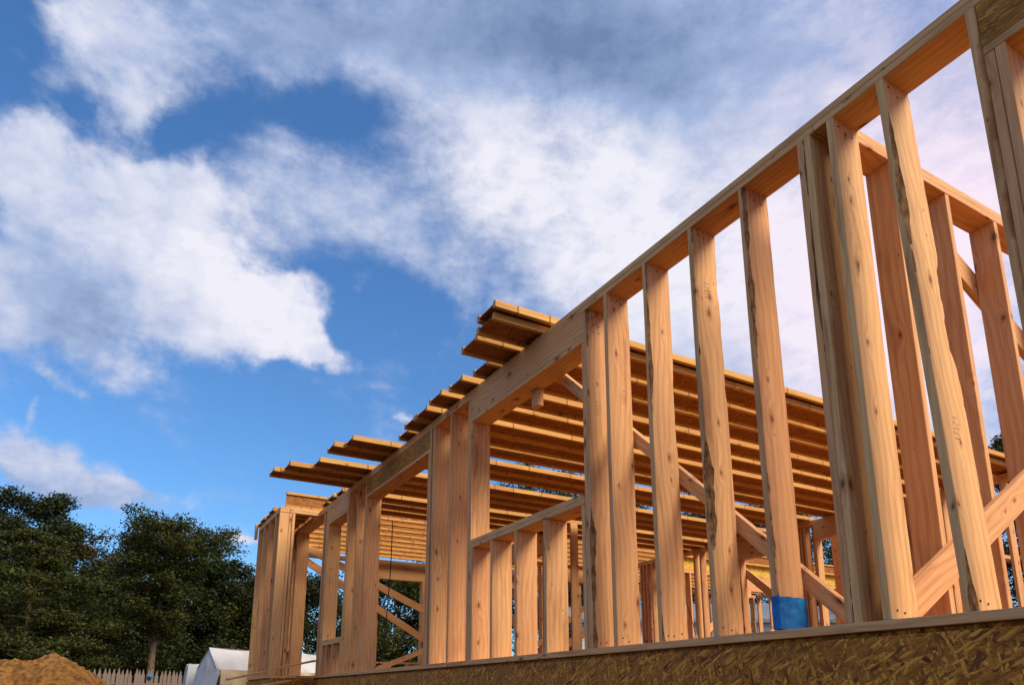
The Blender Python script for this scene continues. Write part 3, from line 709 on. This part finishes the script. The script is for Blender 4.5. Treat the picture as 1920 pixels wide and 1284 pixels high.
def tree(label, az_px, top_y, dist, rad, seed, leaf='dark', nleaf=16000, base_frac=.25, style='round', lsz=.06, lean=0., group='trees around the site', trunk_r=.0, dens=1.):
    """style round: clumps on an uneven dome; layered: flat plates of foliage along the limbs"""
    rr = random.Random(seed); g = np.random.default_rng(seed)
    r = ray(az_px, top_y); hd = Vector((r.x, r.y, 0)); top = dist*r.z/hd.length; base = hd.normalized()*dist
    H = top-GZ
    e = empty('broadleaf_tree' if style == 'round' else 'slender_tree', (base.x, base.y, GZ), label, 'tree', group, rz=rr.uniform(0, 6.28) if style == 'round' else 0)
    V, Fc = [], []; tr = trunk_r or .016*H
    tp = [Vector((lean*H*(s**1.5)*.2+.12*math.sin(s*5+seed)*s, .12*math.cos(s*4+seed)*s, H*.93*s)) for s in [i/12 for i in range(13)]]
    tube_pts(V, Fc, tp, [tr*(1-.85*i/12) for i in range(13)], 8)
    clumps = []
    nl = 26 if style == 'round' else 34
    for i in range(nl):
        s = base_frac+(1-base_frac)*(i+rr.random())/nl; s = min(s, .985)
        k = min(int(s/0.93*12), 11); p0 = tp[k]+(tp[k+1]-tp[k])*min(1., (s/.93*12-k))
        q = (s-base_frac)/(1-base_frac)
        prof = math.sin(math.pi*min(1, .12+.80*q**.85))**.7 if style == 'round' else (.95-.55*q if q < .92 else .35)
        if style == 'umbrella': prof = .35+.75*q if q < .85 else .8*(1-q)/.15+.2
        ln = rad*prof*rr.uniform(.62, 1.1)
        a = i*2.4+rr.uniform(-.5, .5); up = rr.uniform(.15, .6) if style == 'round' else rr.uniform(.0, .3)
        d = Vector((math.cos(a), math.sin(a), 0))
        pts = [p0+d*ln*t+Vector((0, 0, up*ln*t**1.4-.10*ln*t*t)) + Vector((rr.uniform(-.05, .05), rr.uniform(-.05, .05), rr.uniform(-.05, .05)))*ln*t for t in (0, .3, .6, .85, 1)]
        r0 = max(.02, tr*.42*(1-.6*q)); tube_pts(V, Fc, pts, [r0, r0*.7, r0*.45, r0*.28, r0*.15], 5)
        sz = ln*.27+.18
        clumps.append((pts[-1], sz)); clumps.append((pts[3], sz*.95)); clumps.append((pts[2], sz*.8))
        for _ in range(3):
            b0 = pts[rr.choice((1, 2, 2, 3))]; dd = Vector((rr.uniform(-1, 1), rr.uniform(-1, 1), rr.uniform(-.1, .7))).normalized()*ln*.42
            tube_pts(V, Fc, [b0, b0+dd*.5, b0+dd], [r0*.3, r0*.2, r0*.08], 4); clumps.append((b0+dd, sz*.75))
    clumps.append((tp[-1]+Vector((0, 0, H*.03)), rad*.22)); clumps.append((tp[-2], rad*.3))
    mesh_obj('trunk', V, Fc, TRK, e, smooth=True)
    cs = np.array([[*c, s] for c, s in clumps]); w = cs[:, 3]**2; w = w/w.sum()
    n = int(nleaf*dens*2.7); idx = g.choice(len(cs), n, p=w)
    dr = g.normal(size=(n, 3)); dr /= np.linalg.norm(dr, axis=1)[:, None]
    rad_ = g.random(n)**.45
    off = dr*rad_[:, None]*cs[idx, 3][:, None]
    flat_ = {'round': .8, 'layered': .36, 'umbrella': .5}[style]
    off[:, 2] *= flat_
    # uneven clump surface
    off *= (1+.35*np.sin(dr[:, 0:1]*5+idx[:, None])*np.sin(dr[:, 1:2]*6+idx[:, None]*2.))
    ce = cs[idx, :3]+off
    a = g.normal(size=(n, 3)); a[:, 2] *= .6; a /= np.linalg.norm(a, axis=1)[:, None]
    b_ = g.normal(size=(n, 3)); b_ -= (a*b_).sum(1)[:, None]*a; b_ /= np.linalg.norm(b_, axis=1)[:, None]
    s = lsz*g.uniform(.6, 1.35, n)[:, None]
    P = np.stack([ce-a*s, ce+b_*s*.55-a*s*.1, ce+a*s, ce-b_*s*.55+a*s*.1], 1).reshape(-1, 3)
    me = bpy.data.meshes.new('crown'); me.vertices.add(4*n); me.vertices.foreach_set('co', P.ravel())
    me.loops.add(4*n); me.loops.foreach_set('vertex_index', np.arange(4*n, dtype=np.int32))
    me.polygons.add(n); me.polygons.foreach_set('loop_start', np.arange(0, 4*n, 4, dtype=np.int32)); me.polygons.foreach_set('loop_total', np.full(n, 4, dtype=np.int32))
    me.update(calc_edges=True); me.materials.append(LEAF[leaf])
    link(bpy.data.objects.new('crown', me), e)
    return e
TL = 'trees behind the picket fence'; TB = 'trees behind the building'
# left group: (label, px, top y, dist, crown radius, seed, leaf, style ...)
tree('tall dark broadleaf tree at the left edge, highest crown of the left group', 50, 925, 34, 2.5, 11, 'dark', 20000, .1, group=TL)
tree('dark bushy tree cut by the left edge of the photo', -60, 965, 33, 3.2, 12, 'dark', 18000, .08, group=TL)
tree('slender layered tree with a thin bare trunk right behind the left end of the fence', 80, 985, 25, 2.3, 13, 'mid', 13000, .3, 'layered', .045, group=TL, trunk_r=.12)
tree('loose crowned tree with rusty leaves between the tallest tree and the umbrella shaped one', 150, 985, 36, 2.3, 14, 'rust', 9000, .12, group=TL)
tree('low dark tree filling the gap left of the umbrella shaped tree', 205, 1050, 33, 2.3, 15, 'dark', 13000, .05, group=TL)
tree('umbrella shaped tree with the pale bare trunk in the middle of the left group', 316, 968, 25.5, 1.9, 16, 'mid', 12000, .42, 'umbrella', .045, group=TL, trunk_r=.15)
tree('broad dark tree right behind the pale bare trunk', 275, 1005, 37, 2.9, 17, 'dark', 17000, .1, group=TL)
tree('green rounded tree right of the umbrella shaped one', 372, 1020, 34, 2.0, 18, 'mid', 11000, .12, group=TL)
tree('dark tree above the white tarpaulin shelter', 425, 1050, 33, 1.8, 19, 'dark', 11000, .3, group=TL)
tree('low dark tree left of the bay corner, lowest crown of the left group', 474, 1090, 36, 1.9, 20, 'dark', 11000, .2, group=TL)
tree('dark thicket like tree low behind the fence at the left', 110, 1120, 31, 2.6, 21, 'dark', 15000, .02, group=TL)
tree('dark thicket like tree low behind the fence at the middle', 300, 1150, 31.5, 2.4, 22, 'dark', 14000, .02, group=TL)
# behind the building
tree('tree seen through the far bay and first windows', 580, 1080, 34, 2.6, 31, 'dark', 14000, .05, group=TB)
tree('tree filling the wide header opening', 750, 1085, 30, 2.6, 32, 'mid', 17000, .05, group=TB)
tree('dark tree between the wide opening and the window', 850, 1060, 33, 2.6, 33, 'dark', 13000, .05, group=TB)
tree('tall tree whose top shows in the gap between joists above the window', 995, 884, 34, 4.2, 34, 'mid', 26000, .05, group=TB)
tree('tall dark tree right of the window seen through the joist gaps', 1110, 930, 36, 3.6, 35, 'dark', 20000, .05, group=TB)
tree('tree behind the middle studs with its top in the joist gap', 1300, 925, 40, 4.2, 36, 'dark', 20000, .08, group=TB)
tree('tree behind the blue footed stud', 1450, 950, 42, 4., 37, 'dark', 20000, .08, group=TB)
tree('tree behind the doubled studs right of the blue foot', 1600, 1040, 40, 3.2, 38, 'dark', 15000, .08, group=TB)
tree('low tree behind the near cross wall', 1745, 1110, 38, 2.6, 39, 'mid', 11000, .05, group=TB)
tree('tree with rusty top rising above the right ends of the joists', 1882, 812, 34, 2.2, 40, 'rust', 13000, .3, group=TB)

# ------------------------------------------------------------------ sun, sky and clouds
SUN_EL, SUN_AZ = R(42), R(150)           # azimuth measured from +Y clockwise: behind and to the right of the viewer
sd = Vector((math.sin(SUN_AZ)*math.cos(SUN_EL), math.cos(SUN_AZ)*math.cos(SUN_EL), math.sin(SUN_EL)))
L = bpy.data.lights.new('sun', 'SUN'); L.energy = 5.; L.angle = R(28); L.color = (1., .82, .59)
lo = bpy.data.objects.new('sun', L); lo.rotation_euler = (-sd).to_track_quat('-Z', 'Y').to_euler(); C.objects.link(lo)
w = bpy.data.worlds.new('World'); bpy.context.scene.world = w; w.use_nodes = True
nt = w.node_tree; nt.nodes.clear(); n = N(nt)
STR = .1
sky = n('ShaderNodeTexSky', sky_type='NISHITA'); sky.sun_disc = False; sky.sun_elevation = SUN_EL; sky.sun_rotation = SUN_AZ
sky.air_density = 1.2; sky.dust_density = .4; sky.ozone_density = 2.5
dirv = n('ShaderNodeTexCoord').outputs['Generated']
dirn = n('ShaderNodeVectorMath', {0: dirv}, operation='NORMALIZE').outputs[0]
wz = n('ShaderNodeTexNoise', {'Vector': dirn, 'Scale': 5., 'Detail': 6., 'Roughness': .6}).outputs['Color']
wz = n('ShaderNodeVectorMath', {0: wz, 1: (.5, .5, .5)}, operation='SUBTRACT').outputs[0]
wd = n('ShaderNodeVectorMath', {0: wz, 1: (.11, .11, .11)}, operation='MULTIPLY').outputs[0]
pd = n('ShaderNodeVectorMath', {0: dirn, 1: wd}, operation='ADD').outputs[0]
def blob(vec, x, y, rx, ry, ang=0., wgt=1., hard=0.):
    c = ray(x, y).normalized(); ca, sa = math.cos(R(ang)), math.sin(R(ang))
    a = ray(x+rx*ca, y+rx*sa).normalized()-c; b_ = ray(x-ry*sa, y+ry*ca).normalized()-c
    ra, rb = a.length, b_.length; a.normalize(); b_ = (b_-a*a.dot(b_)).normalized(); cc = a.cross(b_)
    rot = Matrix((a, b_, cc)).transposed().to_euler()
    mp = n('ShaderNodeMapping', {'Vector': vec, 'Location': tuple(c), 'Rotation': tuple(rot), 'Scale': (ra, rb, max(ra, rb)*1.3)}, vector_type='TEXTURE')
    ln = n('ShaderNodeVectorMath', {0: mp.outputs[0]}, operation='LENGTH').outputs['Value']
    return n.ss(ln, 1., hard, 0., wgt)
def total(vec, lst):
    t = None
    for b_ in lst:
        v = blob(vec, *b_); t = v if t is None else n.math('ADD', t, v)
    return t
cumulus = total(pd, [
    (90, 340, 150, 190, -25, .9), (330, 440, 190, 190, 0, .95), (120, 540, 370, 165, 5, 1.0), (430, 580, 190, 170, 25, .9), (560, 610, 115, 120, 50, .85), (610, 672, 95, 60, 20, .75), (345, 340, 80, 90, 0, .35),
    (235, 695, 160, 70, 8, .42), (110, 700, 90, 26, 35, .40), (78, 765, 22, 60, 10, .36),
    (70, 870, 200, 90, 15, .75), (230, 925, 190, 62, 12, .62), (450, 1008, 70, 20, 0, .5), (748, 792, 30, 16, 0, .34),
    (225, 190, 100, 110, 10, .55), (150, 60, 120, 120, 50, .4)])
veil = total(pd, [
    (190, 110, 220, 200, 60, .55), (75, 160, 90, 60, 0, .3), (480, 70, 480, 170, 0, .8), (880, 60, 560, 260, 0, .9), (1350, 100, 700, 320, 0, 1.1),
    (830, 300, 260, 220, 35, .75), (1080, 430, 380, 260, 25, .9), (1450, 430, 480, 360, 0, 1.1), (1850, 350, 500, 600, 0, 1.1), (1250, 640, 480, 180, 15, .6),
    (540, 370, 330, 170, 20, .72), (740, 450, 260, 110, 30, .45), (1500, 780, 560, 260, 0, .8), (1750, 950, 450, 300, 0, .8)])
holes = total(pd, [(600, 195, 330, 120, 12, .46), (340, 245, 170, 120, 0, .5), (30, 60, 120, 200, 0, .6), (720, 540, 200, 130, 35, .5), (700, 120, 70, 50, 0, .3), (150, 215, 70, 60, 0, .3)])
rest = n.math('MULTIPLY', n.lin(n('ShaderNodeVectorMath', {0: dirn, 1: (math.sin(HEAD), math.cos(HEAD), .3)}, operation='DOT_PRODUCT').outputs['Value'], .45, .0), .9)
fb = n('ShaderNodeTexNoise', {'Vector': dirn, 'Scale': 6., 'Detail': 12., 'Roughness': .64, 'Distortion': .3}).outputs[0]
fb2 = n('ShaderNodeTexNoise', {'Vector': n('ShaderNodeVectorMath', {0: dirn, 1: (1., 1., 1.9)}, operation='MULTIPLY').outputs[0], 'Scale': 22., 'Detail': 9., 'Roughness': .62}).outputs[0]
f1 = n.math('MULTIPLY', n.math('SUBTRACT', fb, .5), 1.); f2 = n.math('SUBTRACT', fb2, .5)
bw_ = n('ShaderNodeVectorMath', {0: dirn, 1: n('ShaderNodeVectorMath', {0: wz, 1: (.03, .03, .03)}, operation='MULTIPLY').outputs[0]}, operation='ADD').outputs[0]
bil = n('ShaderNodeTexVoronoi', {'Vector': bw_, 'Scale': 17., 'Detail': 3., 'Roughness': .52, 'Lacunarity': 2.4}, feature='F1', normalize=True).outputs['Distance']
bil = n.math('SUBTRACT', .42, bil)
cden = n.math('ADD', n.math('ADD', cumulus, n.math('MULTIPLY', f1, .55)), n.math('ADD', n.math('MULTIPLY', bil, .75), n.math('MULTIPLY', f2, .28)))
vden = n.math('ADD', n.math('ADD', n.math('SUBTRACT', n.math('ADD', veil, rest), holes), n.math('MULTIPLY', f1, 1.3)), n.math('MULTIPLY', f2, .8))
cmask = n.ss(cden, .17, .62); vmask = n.ss(vden, -.05, 1.05)
mask = n.math('SUBTRACT', 1., n.math('MULTIPLY', n.math('SUBTRACT', 1., cmask), n.math('SUBTRACT', 1., vmask)))
shade = total(pd, [(130, 600, 300, 130, 5, .40), (60, 470, 130, 170, 0, .2), (1000, 70, 480, 200, 5, .5), (1250, 130, 420, 170, 0, .25), (560, 40, 380, 130, 0, .25), (1750, 60, 320, 200, 0, .25), (120, 930, 260, 60, 10, .3)])
bright = total(pd, [(560, 620, 190, 150, 40, .3), (400, 480, 230, 190, 20, .2), (1200, 450, 520, 330, 20, .5), (1700, 500, 560, 520, 0, .6), (880, 330, 230, 150, 30, .3)])
tone = n.math('ADD', n.math('SUBTRACT', n.math('ADD', .55, bright), shade), n.math('ADD', n.math('MULTIPLY', f2, .55), n.math('MULTIPLY', n.math('MULTIPLY', bil, cmask), .55)))
tone = n.math('ADD', n.math('ADD', tone, n.math('MULTIPLY', f1, .5)), n.math('MULTIPLY', n.math('MINIMUM', cden, 1.), .12), clamp=True)
ramp = n('ShaderNodeValToRGB', {0: tone}); cr = ramp.color_ramp
cr.elements[0].color = (.16, .24, .43, 1); cr.elements[1].color = (.84, .83, .92, 1)
el = cr.elements.new(.45); el.color = (.36, .46, .70, 1)
glow_tint = blob(dirn, 1750, 420, 750, 750, 0, .8)  # rosy lens glow painted into the cloud colours around this direction
cct = n.mix(glow_tint, ramp.outputs[0], n('ShaderNodeVectorMath', {0: ramp.outputs[0], 1: (1.14, .95, 1.0)}, operation='MULTIPLY').outputs[0])
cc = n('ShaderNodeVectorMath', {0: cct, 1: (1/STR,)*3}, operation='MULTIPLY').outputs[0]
skyc = n.mix(1., sky.outputs[0], (.72, 1.17, 1.62), 'MULTIPLY')
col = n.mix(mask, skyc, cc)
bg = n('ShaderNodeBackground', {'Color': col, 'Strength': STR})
out = n('ShaderNodeOutputWorld', {'Surface': bg.outputs[0]})
w.cycles.sampling_method = 'MANUAL'; w.cycles.sample_map_resolution = 512

sc = bpy.context.scene
sc.view_settings.view_transform = 'Standard'; sc.view_settings.look = 'None'; sc.view_settings.exposure = .06; sc.view_settings.gamma = 1.
sc.render.engine = 'CYCLES'; sc.cycles.max_bounces = 6; sc.cycles.diffuse_bounces = 4
